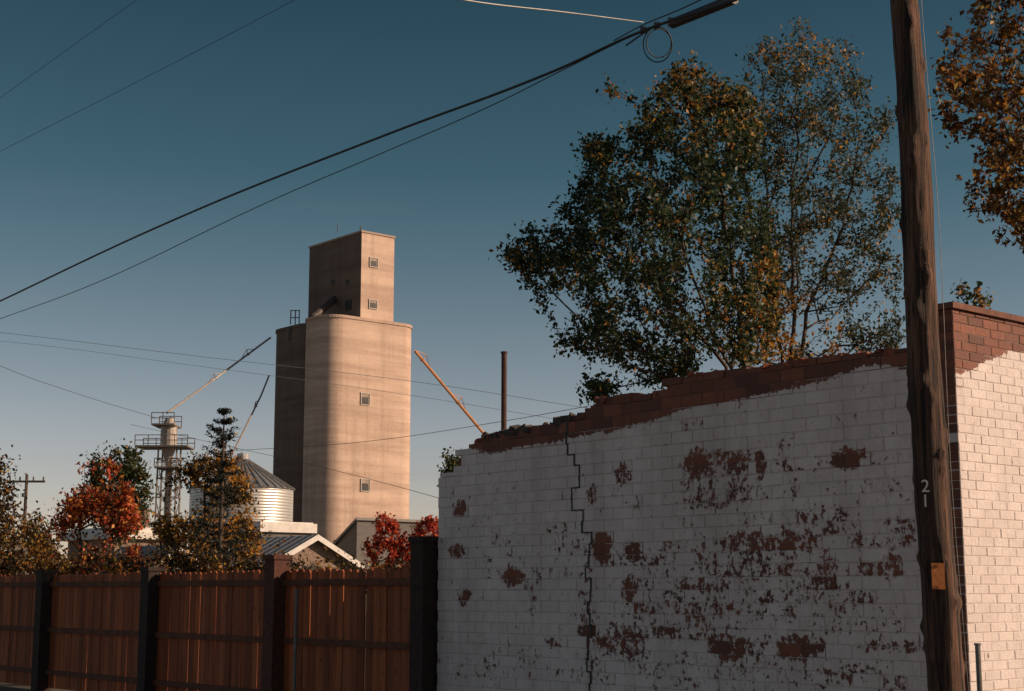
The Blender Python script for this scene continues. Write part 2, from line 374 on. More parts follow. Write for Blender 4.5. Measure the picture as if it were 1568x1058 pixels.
for ch_,py in (('2',752),('1',775)):
    cu=bpy.data.curves.new('digit','FONT'); cu.body=ch_; cu.size=.11; cu.extrude=.003; cu.align_x='CENTER'
    ob=link(bpy.data.objects.new('digit_'+ch_,cu)); q=PD(1422,py,9.3); cu.materials.append(GALV)
    ob.parent=pole; ob.matrix_parent_inverse=Matrix.Translation(pole.location).inverted()
    ob.location=(q.x,base.y-.128,q.z); ob.rotation_euler=(math.pi/2,0,0)

# ------------------------------------------------------------ WIRES
def wire(name,pts,dl,dr,r,mat=BLACK,parent=None,n=6):
    cv=bpy.data.curves.new(name,'CURVE'); cv.dimensions='3D'; cv.bevel_depth=r; cv.bevel_resolution=2; cv.materials.append(mat)
    xs=[p_[0] for p_ in pts]; x0,x1=min(xs),max(xs)
    sp=cv.splines.new('BEZIER'); sp.bezier_points.add(len(pts)-1)
    for bp,(px,py) in zip(sp.bezier_points,pts):
        f=(px-x0)/(x1-x0); d=1/((1-f)/dl+f/dr); bp.co=PD(px,py,d); bp.handle_left_type=bp.handle_right_type='AUTO'
    ob=link(bpy.data.objects.new(name,cv))
    if parent: ob.parent=parent; ob.matrix_parent_inverse=Matrix.Translation(parent.location).inverted()
    return ob
cab=empty('overhead_cable',PD(985,48,15))
wire('main_cable',[(-150,533),(0,461),(300,322),(600,203),(850,108),(985,47),(1125,0),(1300,-70),(1500,-170)],30,11,.0145,parent=cab)
wire('second_cable',[(-150,540),(0,488),(150,432),(420,305),(600,228),(760,158),(860,108),(975,52),(1030,30)],30,14.5,.006,parent=cab)
wire('lashed_wire',[(940,62),(985,38),(1040,15),(1090,-8),(1200,-50)],15.5,13,.007,parent=cab)
wire('stub_wire',[(958,70),(975,58),(1000,40)],14.9,14.7,.009,parent=cab)
mb=MB(); a=PD(1030,36,14.0);b=PD(1125,-2,13.2); mb.tube(a,b,.05,n=16); mb.tube(a,a-(b-a).normalized()*.06,.05,.02,16); mb.obj('splice_case',BLACK,cab)
mb=MB()
for f in (0,.35,.7):
    a=PD(985+f*60,46-f*20,14.4); mb.box(a.x-.03,a.x+.03,a.y-.02,a.y+.02,a.z-.03,a.z+.03)
mb.obj('clamps',BLACK,cab)
for k,(cx,cy,rx,ry) in enumerate(((1007,68,22,27),(1009,66,19,22))):
    cv=bpy.data.curves.new('coil','CURVE'); cv.dimensions='3D'; cv.bevel_depth=.006; cv.materials.append(BLACK); sp=cv.splines.new('POLY'); sp.points.add(31); sp.use_cyclic_u=True
    for i,pt in enumerate(sp.points):
        t=2*math.pi*i/32; pt.co=(*PD(cx+rx*math.cos(t),cy+ry*math.sin(t),14.4+.06*math.sin(t+k)),1)
    ob=link(bpy.data.objects.new('slack_coil_%d'%(k+1),cv)); ob.parent=cab; ob.matrix_parent_inverse=Matrix.Translation(cab.location).inverted()
wire('service_wire',[(700,-2),(745,5),(860,18),(985,34)],12,14.4,.007,GALV,parent=cab)
THIN=simple('thin_wire',(.03,.03,.035),(.05,.05,.05),9,.6)
wire('overhead_wire',[(-100,222),(0,150),(100,78),(205,3),(300,-62)],30,22,.004,THIN)
wire('overhead_wire',[(-100,285),(0,232),(220,120),(445,3),(560,-60)],30,20,.004,THIN)
PW=simple('pale_wire',(.3,.3,.32),(.4,.4,.42),9,.5)
wire('overhead_wire',[(-60,503),(0,509),(300,545),(640,585),(900,625)],70,60,.010,PW)
wire('overhead_wire',[(-60,518),(0,522),(300,560),(640,607),(900,650)],70,60,.008,PW)
wire('overhead_wire',[(-60,530),(0,560),(110,600),(240,640)],80,108,.015,THIN)
wire('overhead_wire',[(360,690),(560,676),(770,645),(900,622)],70,50,.010,THIN)
wire('overhead_wire',[(200,650),(362,686),(520,722),(670,762),(800,800)],75,40,.008,THIN)

# ------------------------------------------------------------ GRAIN ELEVATOR
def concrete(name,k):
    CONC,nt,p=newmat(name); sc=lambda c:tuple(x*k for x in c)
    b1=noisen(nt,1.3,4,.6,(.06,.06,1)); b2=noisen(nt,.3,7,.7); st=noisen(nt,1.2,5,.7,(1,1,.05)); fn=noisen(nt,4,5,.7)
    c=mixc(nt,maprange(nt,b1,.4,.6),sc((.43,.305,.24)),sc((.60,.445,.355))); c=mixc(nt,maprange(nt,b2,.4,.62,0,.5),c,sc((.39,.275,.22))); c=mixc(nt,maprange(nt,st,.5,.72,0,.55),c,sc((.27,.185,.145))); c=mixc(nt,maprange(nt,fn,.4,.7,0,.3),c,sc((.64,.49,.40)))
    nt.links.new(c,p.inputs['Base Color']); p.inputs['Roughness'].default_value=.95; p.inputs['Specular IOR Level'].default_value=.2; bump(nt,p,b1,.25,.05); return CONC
CONC=concrete('slipform_concrete',1.08); CONC_SHADE=concrete('shade_side_concrete',.34)  # second is the same concrete darkened, shade painted into its colour
C=PD(494,905,120); C.z=0; MC=frame(C)
gel=empty('grain_elevator',C)
def rr(u0,u1,w0,w1,r,seg=10):
    P=[]
    for cx,cy,a0 in ((u1-r,-w0-r,0),(u0+r,-w0-r,90),(u0+r,-w1+r,180),(u1-r,-w1+r,270)):
        for i in range(seg+1):
            a=math.radians(a0+90*i/seg); P.append((cx+r*math.cos(a),cy+r*math.sin(a)))
    return P
W1=hit(640,700,C,d2)[0]; U1=hit(452,700,C,d1)[0]
ZT=hit(560,491,C,d2)[1]
def silo(name,u0,u1,w0,w1,r,zt,mt=None):
    P=rr(u0,u1,w0,w1,r); n=len(P); V=[];Fc=[]; K_=12
    for k in range(K_+1): V+=[(x,y,zt*k/K_) for x,y in P]
    for k in range(K_):
        for i in range(n):
            j=(i+1)%n; Fc.append((k*n+i,k*n+j,(k+1)*n+j,(k+1)*n+i))
    o=mesh(name,V,Fc,mt or CONC,gel,MC,True)
    mb=MB(); mb.prism(rr(u0-.08,u1+.08,w0-.08,w1+.08,r+.06),zt-.02,zt+.22); mb.obj(name+'_roof_slab',mt or CONC,gel,MC)
silo('main_silo',0,U1,0,W1,1.7,ZT)
UA=hit(405,700,C+d2*1.5,d1)[0]
silo('rear_silo',U1+.35,UA,1.5,W1-.5,2.0,ZT+.15,CONC_SHADE)  # rear silo and link wall take the copy with shade in its colour
mb=MB(); mb.box(U1-1,U1+1.5,-W1+1.5,-3.2,0,ZT-.2); mb.obj('silo_link_wall',CONC_SHADE,gel,MC)
O2=C+d1*.5; wh=hit(552,480,O2,d2)[0]; zh=hit(552,355,O2,d2)[1]; wh2=hit(603,440,O2,d2)[0]
uh=hit(473,430,C+d1*.5+d2*wh,d1)[0]+.5
o=(lambda mb:(mb.box(.5,uh,-wh2,-wh,ZT-.1,zh),mb.obj('headhouse',CONC,gel,MC))[1])(MB())
o.data.materials.append(CONC_SHADE)   # shade of the left wall put into its colour by the darker copy
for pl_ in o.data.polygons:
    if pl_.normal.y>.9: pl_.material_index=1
mb=MB(); mb.box(.42,uh+.08,-wh2-.08,-wh+.08,zh,zh+.16); mb.obj('headhouse_parapet',simple('parapet_cap',(.3,.22,.17),(.45,.35,.28),3),gel,MC)
win=MB(); fr_=MB(); bl_=MB()
def window(px,py,wpx,hpx,org,axis):
    a,z1=hit(px-wpx/2,py-hpx/2,org,d2 if axis=='w' else d1); b,z0=hit(px+wpx/2,py+hpx/2,org,d2 if axis=='w' else d1)
    a,b=min(a,b),max(a,b); return a,b,z0,z1
def win_w(px,py,wp,hp,ucon):
    a,b,z0,z1=window(px,py,wp,hp,C+d1*ucon,'w')
    t=.06
    for (y0,y1,q0,q1) in ((a,b,z0-t,z0),(a,b,z1,z1+t),(a-t,a,z0-t,z1+t),(b,b+t,z0-t,z1+t)):
        fr_.box(ucon-.09,ucon+.02,-y1,-y0,q0,q1)
    zm=z0+(z1-z0)*.66; xm=a+(b-a)*.86
    bl_.box(ucon-.04,ucon+.02,-b,-a,zm,z1); bl_.box(ucon-.04,ucon+.02,-b,-xm,z0,zm-.002)
    win.box(ucon-.03,ucon+.02,-xm+.002,-a,z0,zm-.003)
for px,py in ((559,611),(559,743)): win_w(px,py,12,18,0)
win_w(572,402,11,15,.5); win_w(571,466,11,14,.5)
for px,py,wp,hp in ((534,467,9,14),(510,432,5,6),(532,432,4,5)):
    a,b,z0,z1=window(px,py,wp,hp,C+d2*wh,'u'); win.box(a,b,-wh-.02,-wh+.04,z0,z1)
win.obj('window_openings',DARK,gel,MC); fr_.obj('window_frames',FRAMEM,gel,MC); bl_.obj('window_boards',simple('boarded_sash',(.26,.2,.16),(.4,.32,.26),4),gel,MC)
mb=MB()
p0=PD(478,487,122); p1=PD(516,455,126); mb.tube(p0,p1,.3,n=8); mb.tube(p1,p1+Vector((.6,1.2,-1.2)),.3,n=8)
for px in (452,458,445):
    q=PD(px,497,124); mb.tube(q,q+Vector((0,0,1.25)),.05,n=5)
for dz in (.6,1.2):
    mb.tube(PD(445,497,124)+Vector((0,0,dz)),PD(458,497,124)+Vector((0,0,dz)),.04,n=5)
q=PD(517,356,130); mb.tube(q,q+Vector((0,0,.8)),.04,n=5); q=PD(552,356,128); mb.tube(q-Vector((0,0,.5)),q+Vector((0,0,.6)),.06,n=5)
mb.tube(PD(444,500,123),PD(443,520,123),.18,n=8)
mb.obj('roof_conveyor_and_railing',simple('grey_steel',(.06,.05,.045),(.11,.09,.08),3,.6,.3),gel)
CH_=simple('orange_spout',(.42,.16,.05),(.55,.26,.1),2,.6); LS=simple('light_spout',(.30,.26,.23),(.42,.37,.33),2,.5,.3)
def spout(name,pts,r,mat,trs):
    mb=MB(); P=[PD(*q) for q in pts]
    for a,b in zip(P[:-1],P[1:]): mb.tube(a,b,r,n=8)
    for t,i in trs:
        a,b=P[i],P[i+1]; c=a.lerp(b,t); d=(b-a).normalized(); up=Vector((0,0,1))
        k=c+(up-d*up.dot(d)).normalized()*(r*5)
        mb.tube(c-d*1.2,k,.035,n=4); mb.tube(c+d*1.2,k,.035,n=4); mb.tube(c-d*.05,c+d*.05,r*1.5,n=8); mb.tube(c,k,.035,n=4)
    mb.obj(name,mat,gel)
spout('orange_grain_spout',[(636,538,131),(740,663,136),(790,722,138)],.13,CH_,[(.1,0),(.62,0)])
spout('left_grain_spout',[(414,517,128),(325,583,120),(256,632,111)],.085,LS,[(.4,0),(.95,0)])
spout('lower_grain_spout',[(412,575,128),(400,605,126),(356,695,114)],.075,LS,[(.2,1)])
# ---- leg tower
T=PD(252,905,111); T.z=0; tw=empty('grain_leg_tower',T); STL=simple('tower_steel',(.16,.13,.12),(.3,.26,.23),3,.6,.4)
def zpx(py,d): return PD(252,py,d).z
mb=MB(); h=.75; zt=zpx(684,111)
for sx in(-1,1):
    for sy in(-1,1): mb.tube((T.x+sx*h,T.y+sy*h,0),(T.x+sx*h*.9,T.y+sy*h*.9,zt),.07,n=5)
z=0
while z<zt-1:
    for a,b in(((-1,-1),(1,-1)),((1,-1),(1,1)),((1,1),(-1,1)),((-1,1),(-1,-1))):
        mb.tube((T.x+a[0]*h,T.y+a[1]*h,z+1.4),(T.x+b[0]*h,T.y+b[1]*h,z+1.4),.045,n=4)
        mb.tube((T.x+a[0]*h,T.y+a[1]*h,z),(T.x+b[0]*h,T.y+b[1]*h,z+1.4),.04,n=4)
    z+=1.4
mb.box(T.x-.22,T.x+.22,T.y-.2,T.y+.2,0,zt)
def plat(x0,x1,z,hr):
    a=PD(x0,905,111).x;b=PD(x1,905,111).x; mb.box(a,b,T.y-1.3,T.y+1.3,z-.12,z)
    nx=max(2,int((b-a)/.8)+1)
    for i in range(nx):
        x=a+(b-a)*i/(nx-1)
        for y in(-1.25,1.25): mb.tube((x,T.y+y,z),(x,T.y+y,z+hr),.04,n=4)
    for zz in(hr,hr*.5):
        for y in(-1.25,1.25): mb.tube((a,T.y+y,z+zz),(b,T.y+y,z+zz),.04,n=4)
plat(204,285,zpx(684,111),.75); plat(228,263,zpx(651,111),.8); plat(235,272,zpx(716,111),.6)
mb.obj('lattice',STL,tw)
mb=MB(); mb.tube((T.x-.1,T.y,zt),(T.x-.1,T.y,zpx(652,111)),.62,n=16); mb.tube((T.x-.1,T.y,zpx(652,111)),(T.x-.1,T.y,zpx(640,111)),.5,.3,12); mb.tube((T.x-.1,T.y,zt),(T.x-.1,T.y,zt-1.3),.6,.15,12)
mb.obj('leg_head',LS,tw,smooth=False)
# ---- grain bin
m,nt,p=newmat('corrugated_galvanised'); tc=N(nt,'ShaderNodeTexCoord'); wv=N(nt,'ShaderNodeTexWave',Scale=1.6); wv.bands_direction='Z'; nt.links.new(tc.outputs['Object'],wv.inputs['Vector'])
nn=noisen(nt,.8,5,.6,(1,1,.2)); nt.links.new(mixc(nt,nn,(.45,.43,.41),(.68,.64,.6)),p.inputs['Base Color']); p.inputs['Metallic'].default_value=.5; p.inputs['Roughness'].default_value=.4
bump(nt,p,wv.outputs['Fac'],.3,.08)
B=PD(366,905,100); B.z=0; bn=empty('grain_bin',B); R_=PD(445,905,100).x-B.x; ze=PD(366,749,100).z; za=PD(366,704,100).z
def ring(nn,R,z): return [(B.x+R*math.cos(2*math.pi*i/nn),B.y+R*math.sin(2*math.pi*i/nn),z) for i in range(nn)]
V=ring(64,R_,0)+ring(64,R_,ze); mesh('bin_wall',V,[(i,(i+1)%64,64+(i+1)%64,64+i) for i in range(64)],m,bn,smooth=True)
V=ring(36,R_+.12,ze-.05)+ring(36,.35,za); mesh('bin_roof',V,[(i,(i+1)%36,36+(i+1)%36,36+i) for i in range(36)]+[tuple(range(36,72))],GALV,bn)
mb=MB()
for i in range(36):
    t=2*math.pi*i/36; mb.tube((B.x+(R_+.12)*math.cos(t),B.y+(R_+.12)*math.sin(t),ze),(B.x+.35*math.cos(t),B.y+.35*math.sin(t),za+.03),.05,n=4)
mb.tube((B.x,B.y,za),(B.x,B.y,za+.4),.4,n=12)
mb.obj('roof_ribs',GALV,bn)

# ------------------------------------------------------------ small buildings
ROOF=simple('metal_roof',(.20,.20,.20),(.30,.29,.28),1.5,.6,.1,(1,6,1)); WHT=simple('white_trim',(.6,.56,.52),(.75,.7,.66),3,.7); SID=simple('grey_siding',(.10,.09,.085),(.16,.14,.13),2,.8,0,(1,1,8)); SH=simple('shingle_gable',(.16,.1,.08),(.28,.2,.15),9,.85)
def gable(name,o,wlen,ulen,ze,zp,ov=.35):
    e=empty(name,o); M=frame(o); mb=MB()
    mb.box(0,ulen,-wlen,0,0,ze)
    n=len(mb.v); mb.v+=[(0,0,ze),(0,-wlen,ze),(0,-wlen/2,zp),(ulen,0,ze),(ulen,-wlen,ze),(ulen,-wlen/2,zp)]; mb.f+=[(n,n+1,n+2),(n+5,n+4,n+3)]
    mb.obj('walls',SH,e,M)
    sl=(zp-ze)/(wlen/2); mb=MB(); tr=MB()
    for s in(0,1):
        y0=ov if s==0 else -wlen-ov; ym=-wlen/2; z0=ze-sl*ov
        n=len(mb.v); mb.v+=[(-ov,y0,z0),(ulen+ov,y0,z0),(ulen+ov,ym,zp),(-ov,ym,zp),(-ov,y0,z0+.1),(ulen+ov,y0,z0+.1),(ulen+ov,ym,zp+.1),(-ov,ym,zp+.1)]
        mb.f+=[tuple(n+i for i in q) for q in((0,1,2,3),(4,5,6,7),(0,1,5,4),(2,3,7,6),(0,3,7,4),(1,2,6,5))]
        n=len(tr.v); tr.v+=[(-ov-.06,y0,z0-.12),(-ov-.06,ym,zp-.12),(-ov-.06,ym,zp+.12),(-ov-.06,y0,z0+.12),(-ov-.004,y0,z0-.12),(-ov-.004,ym,zp-.12),(-ov-.004,ym,zp+.12),(-ov-.004,y0,z0+.12)]
        tr.f+=[tuple(n+i for i in q) for q in((0,1,2,3),(4,5,6,7),(0,1,5,4),(2,3,7,6),(0,3,7,4),(1,2,6,5))]
        k=0
        while k<ulen:
            a=(k,y0,z0+.1); b=(k,ym,zp+.1); mb.tube(a,b,.02,n=4); k+=.6
    mb.obj('roof',ROOF,e,M); tr.obj('bargeboards',WHT,e,M)
    mb=MB(); mb.box(-.03,.0-.004,-wlen*.62,-wlen*.38,ze-1.2,ze-.1); mb.obj('gable_window',DARK,e,M)
    return e
o=PD(412,905,62); o.z=0; wl=hit(541,850,o,d2)[0]; zp_=PD(470,823,62+wl/2*.65).z; ze_=PD(410,862,62).z
gable('gabled_house',o,wl,7,ze_,zp_)
o=PD(398,905,80); o.z=0; e=empty('flat_roofed_shed',o); M=frame(o); wl=hit(478,800,o,d2)[0]; zz=hit(440,801,o,d2)[1]
mb=MB(); mb.box(0,6,-wl,0,0,zz-.5); mb.obj('walls',SID,e,M); mb=MB(); mb.box(-.2,6.2,-wl-.2,.2,zz-.5,zz); mb.box(-.1,6.1,-wl,.1,zz,zz+.06); mb.obj('fascia',WHT,e,M)
o=PD(545,905,100); o.z=0; e=empty('loading_shed',o); M=frame(o); wl=hit(660,800,o,d2)[0]; zz=hit(548,797,o,d2)[1]
ud=hit(503,850,o,d1)[0]
mb=MB(); zl=zz-2.2
mb.v=[(0,0,0),(ud,0,0),(ud,-wl,0),(0,-wl,0),(0,0,zz),(ud,0,zl),(ud,-wl,zl),(0,-wl,zz)]; mb.f=[(0,3,2,1),(0,1,5,4),(1,2,6,5),(2,3,7,6),(3,0,4,7)]
mb.obj('walls',SID,e,M); mb=MB(); mb.v=[(-.2,.2,zz+.02),(ud+.2,.2,zl+.02),(ud+.2,-wl-.2,zl+.02),(-.2,-wl-.2,zz+.02),(-.2,.2,zz+.2),(ud+.2,.2,zl+.2),(ud+.2,-wl-.2,zl+.2),(-.2,-wl-.2,zz+.2)]; mb.f=[(0,3,2,1),(4,5,6,7),(0,1,5,4),(1,2,6,5),(2,3,7,6),(3,0,4,7)]
mb.obj('roof',DSTL,e,M)
o=PD(172,905,70); o.z=0; e=empty('white_roofed_house',o); M=frame(o); wl=hit(250,820,o,d2)[0]; zz=hit(200,812,o,d2)[1]
mb=MB(); mb.box(0,5,-wl,0,0,zz-.4); mb.obj('walls',SH,e,M); mb=MB(); mb.box(-.3,5.3,-wl-.3,.3,zz-.4,zz-.1); mb.box(-.1,5.1,-wl*.9,0,zz-.1,zz+.15); mb.obj('roof',WHT,e,M)
mb=MB(); c=hit(235,800,o,d2)[0]; mb.box(1,1.5,-c-.3,-c+.1,zz,zz+1.0); mb.box(.93,1.57,-c-.37,-c+.17,zz+1,zz+1.1); mb.obj('chimney',SH,e,M)
o=PD(235,905,55); o.z=0; wl=hit(300,850,o,d2)[0]; gable('garage',o,wl,4,PD(235,866,55).z,PD(262,838,56).z)
q=PD(32,905,90); e=empty('distant_power_pole',(q.x,q.y,0)); mb=MB(); z=PD(32,726,90).z; mb.tube((q.x,q.y,0),(q.x,q.y,z),.14,.09,8); mb.box(q.x-1.1,q.x+1.1,q.y-.08,q.y+.08,z-.5,z-.38)
for dx in(-1,-.4,.4,1): mb.tube((q.x+dx,q.y,z-.38),(q.x+dx,q.y,z-.15),.05,n=6)
mb.obj('pole_and_crossarm',BARK,e)

# ------------------------------------------------------------ TREES
def leafmesh(name,cen,size,cols,mat,parent,aspect=.5,flat=.0):
    n=len(cen); a=rng.normal(size=(n,3)); a[:,2]-=.35; a/=np.linalg.norm(a,axis=1)[:,None]
    b=rng.normal(size=(n,3)); b-=a*np.sum(a*b,axis=1)[:,None]; b/=np.linalg.norm(b,axis=1)[:,None]; c=np.cross(a,b)
    s=(size*rng.uniform(.6,1.3,n))[:,None]
    v=np.empty((n,4,3)); v[:,0]=cen+a*s; v[:,1]=cen+b*s*aspect+c*s*.18+a*s*.1; v[:,2]=cen-a*s*.8; v[:,3]=cen-b*s*aspect+c*s*.18+a*s*.1
    me=bpy.data.meshes.new(name); me.vertices.add(n*4); me.vertices.foreach_set('co',v.reshape(-1)); me.loops.add(n*4); me.loops.foreach_set('vertex_index',np.arange(n*4,dtype=np.int32))
    me.polygons.add(n); me.polygons.foreach_set('loop_start',np.arange(0,n*4,4,dtype=np.int32)); me.polygons.foreach_set('loop_total',np.full(n,4,dtype=np.int32))
    me.update(); me.validate()
    at=me.color_attributes.new('Col','FLOAT_COLOR','POINT'); cc=np.ones((n,4,4)); cc[:,:,:3]=cols[:,None,:]; at.data.foreach_set('color',cc.reshape(-1))
    me.materials.append(mat); o=bpy.data.objects.new(name,me); link(o)
    o.parent=parent; o.matrix_parent_inverse=Matrix.Translation(parent.location).inverted(); return o
def inpoly(x,y,P):
    c=False; j=len(P)-1
    for i in range(len(P)):
        if (P[i][1]>y)!=(P[j][1]>y) and x<(P[j][0]-P[i][0])*(y-P[i][1])/(P[j][1]-P[i][1])+P[i][0]: c=not c
        j=i
    return c
def edged(x,y,P):
    m_=1e9
    for i in range(len(P)):
        ax_,ay=P[i-1]; bx,by=P[i]; dx,dy=bx-ax_,by-ay; t=max(0,min(1,((x-ax_)*dx+(y-ay)*dy)/(dx*dx+dy*dy+1e-9)))
        m_=min(m_,math.hypot(x-ax_-t*dx,y-ay-t*dy))
    return m_
def crown(P,D,n,thick,gap=.0,gs=.9):
    xs=[p_[0] for p_ in P]; ys=[p_[1] for p_ in P]; out=[]; tries=0
    while len(out)<n and tries<n*60:
        tries+=1
        x=random.uniform(min(xs),max(xs)); y=random.uniform(min(ys),max(ys))
        if not inpoly(x,y,P): continue
        e=min(1,edged(x,y,P)/90.0); d=D+random.uniform(-1,1)*thick*math.sqrt(e+.02)
        q=PD(x,y,d)
        if mn.noise(Vector((q.x*gs,q.y*gs*.35,q.z*gs))+Vector((3,7,1)))<gap: continue
        out.append((q.x,q.y,q.z))
    return np.array(out)
def tree(name,base,trunk,att,nleaf,size,colf,bf=.35,spread=.16,r0=.005,step=.35,mat=None,pexp=2.3,bark=None,aspect=.5):
    e=empty(name,base)
    nodes=[np.array(base)]; par=[-1]; pl=[0.0]
    for st in trunk:
        prev=0; p0=nodes[prev]
        for q in st[1]:
            q=np.array(q); L_=np.linalg.norm(q-p0); k=max(1,int(L_/step))
            for i in range(1,k+1):
                nodes.append(p0+(q-p0)*i/k+rng.normal(size=3)*.02*L_**.5); par.append(prev); pl.append(pl[prev]+L_/k); prev=len(nodes)-1
            p0=q
    nt0=len(nodes)
    order=np.argsort(np.linalg.norm(att-np.array(base),axis=1)); tips=[]
    arr=np.zeros((nt0+len(att)*14,3)); arr[:nt0]=nodes; pa=np.zeros(len(arr)); pa[:nt0]=pl; par=par+[0]*(len(arr)-nt0); cnt=nt0
    for ai in order:
        a=att[ai]; dv=a-arr[:cnt]; d=np.linalg.norm(dv,axis=1); up=dv[:,2]/(d+1e-6)
        cost=d*(1+.5*(up<-.1))+bf*pa[:cnt]; cost[0]+=5
        j=int(np.argmin(cost)); L_=d[j]; k=min(13,max(1,int(L_/step))); p0=arr[j].copy(); pv=j
        for i in range(1,k+1):
            if cnt>=len(arr): break
            f=i/k; q=p0+(a-p0)*f; q[2]+=.08*L_*math.sin(f*math.pi)*(1 if i<k else 0); q=q+(rng.normal(size=3)*.03*L_**.5 if i<k else 0)
            arr[cnt]=q; par[cnt]=pv; pa[cnt]=pa[pv]+L_/k; pv=cnt; cnt+=1
        tips.append(pv)
    rad=np.zeros(cnt)
    for i in range(cnt-1,0,-1):
        if rad[i]==0: rad[i]=r0**pexp
        rad[par[i]]+=rad[i]
    rad=rad**(1/pexp)
    mb=MB()
    for i in range(1,cnt):
        j=par[i]
        if np.linalg.norm(arr[i]-arr[j])<1e-4: continue
        rj=min(rad[j],rad[i]*1.25); mb.tube(arr[j],arr[i],rj,rad[i],n=9 if rad[i]>.04 else (5 if rad[i]>.012 else 3))
    mb.obj('trunk_and_limbs',bark or BARK,e,smooth=True)
    thin=[i for i in range(1,cnt) if rad[i]<r0*2.6]
    idx=rng.choice(thin,nleaf); f=rng.uniform(0,1,nleaf)[:,None]; pj=np.array([par[i] for i in idx])
    cen=arr[idx]*f+arr[pj]*(1-f)+rng.normal(size=(nleaf,3))*spread*rng.uniform(.3,1.3,(nleaf,1))
    leafmesh('leaves',cen,size,colf(cen),mat or LEAF,e,aspect)
    return e
def pxarr(c):
    y=c[:,1]*cP+(c[:,2]-EYE)*sP; z=-c[:,1]*sP+(c[:,2]-EYE)*cP
    return CX+F*c[:,0]/y, CY-F*z/y
def palette(main,alt,pf):
    main=np.array(main); alt=np.array(alt)
    def f(c):
        n=len(c); col=main[rng.integers(0,len(main),n)]; cl=np.array([mn.noise(Vector(q)*1.3) for q in c])
        pr=pf(c,cl); m_=rng.uniform(0,1,n)<pr; col=np.where(m_[:,None],alt[rng.integers(0,len(alt),n)],col)
        return col*rng.uniform(.65,1.25,(n,1))
    return f
G=[(.032,.056,.028),(.044,.07,.03),(.027,.046,.027),(.058,.08,.032)]
OR=[(.38,.16,.03),(.45,.24,.045),(.3,.13,.03),(.36,.26,.06)]
YE=[(.45,.22,.04),(.55,.3,.06),(.4,.17,.035)]
RD=[(.5,.08,.03),(.62,.16,.04),(.4,.06,.03),(.62,.26,.05)]
D1=23.0
Pg=[(770,397),(800,355),(860,318),(885,290),(905,262),(888,208),(935,215),(958,160),(922,132),(1000,138),(1040,92),(1075,105),(1110,125),(1145,130),(1165,180),(1170,300),(1195,400),(1190,540),(1130,562),(1020,580),(945,590),(905,618),(888,560),(850,528),(858,498),(800,462),(812,420)]
b0=PD(1135,905,D1); b0.z=0
def pt(px,py,dd=0): return tuple(PD(px,py,D1+dd))
att=crown(Pg,D1,1150,2.0,gap=-.2,gs=1.3)
def pf1(c,cl):
    px,py=pxarr(c); return np.clip(.04+.6*np.maximum(0,(250-py)/240)+.5*np.maximum(0,(px-1090)/150)*(py>400)+.22*(cl>.25),0,.7)
tree('elm_tree',b0,[(None,[pt(1134,640),pt(1128,570,.1)]),(None,[pt(1142,640),pt(1140,540,.2),pt(1120,400,.3),pt(1090,240,.2),pt(1050,130)]),(None,[pt(1130,630),pt(1110,560),pt(1010,430,-.4),pt(930,350,-.5)]),(None,[pt(1125,630),pt(1070,580),pt(960,520,.3)]),(None,[pt(1138,620),pt(1085,500,-.8),pt(1030,330,-.9),pt(985,210,-.6)])],att,38000,.048,palette(G,OR,pf1),bf=.3,spread=.095,r0=.0044,step=.3)
D2=25.0
Pg2=[(1225,12),(1250,58),(1312,70),(1330,120),(1362,150),(1366,240),(1378,330),(1340,375),(1378,400),(1385,525),(1300,560),(1200,560),(1130,560),(1150,430),(1160,300),(1165,180),(1132,100),(1170,62),(1200,60)]
b0=PD(1215,905,D2); b0.z=0
def pt(px,py,dd=0): return tuple(PD(px,py,D2+dd))
att=crown(Pg2,D2,980,1.7,gap=-.17,gs=1.4)
def pf2(c,cl):
    px,py=pxarr(c); return np.clip(.05+.75*((py>440)&(px<1290)&(cl>-.1))+.15*(cl>.25)+.2*(py<110),0,.85)
G2=[(.055,.072,.042),(.045,.06,.036),(.078,.09,.052),(.04,.058,.04)]
tree('poplar_tree',b0,[(None,[pt(1213,600),pt(1212,450),pt(1215,300),pt(1222,120),pt(1225,30)]),(None,[pt(1220,600),pt(1235,480),pt(1290,350),pt(1320,200)]),(None,[pt(1205,600),pt(1190,480),pt(1175,330),pt(1165,160)])],att,19500,.041,palette(G2,YE,pf2),bf=.3,spread=.095,r0=.0046,step=.3)
D3=14.0; b0=PD(1720,905,D3); b0.z=0
def pt(px,py,dd=0): return tuple(PD(px,py,D3+dd))
Pg3=[(1462,5),(1445,50),(1425,130),(1445,200),(1490,215),(1465,255),(1490,285),(1450,312),(1515,345),(1535,372),(1620,380),(1720,420),(1760,200),(1720,-50),(1600,-120),(1500,-80)]
att=crown(Pg3,D3,620,.9,gap=-.2,gs=2.0)
tree('autumn_ash_tree',b0,[(None,[pt(1715,400),pt(1690,150),pt(1670,-50)]),(None,[pt(1715,420),pt(1640,250),pt(1560,150),pt(1500,60)])],att,11500,.042,palette([(.07,.05,.025),(.12,.06,.025),(.2,.08,.03)],OR,lambda c,cl:np.full(len(c),.38)),bf=.25,spread=.06,r0=.0032,step=.22,aspect=.45)
Pg4=[(1452,440),(1480,432),(1500,430),(1520,455),(1515,478),(1480,480),(1462,465)]
b0=PD(1500,905,19); b0.z=0
tree('young_tree',b0,[(None,[tuple(PD(1498,560,19)),tuple(PD(1495,470,19))])],crown(Pg4,19,30,.3,gap=-1),160,.05,palette(G,OR,lambda c,cl:np.full(len(c),.3)),r0=.004,spread=.07)
b0=PD(693,905,19.5); b0.z=0
tree('shrub',b0,[(None,[tuple(PD(694,760,19.5))])],crown([(682,712),(692,695),(704,700),(708,740),(682,740)],19.5,40,.25,gap=-1),900,.03,palette(G,[(.2,.16,.05)],lambda c,cl:np.full(len(c),.3)),r0=.003,spread=.06)
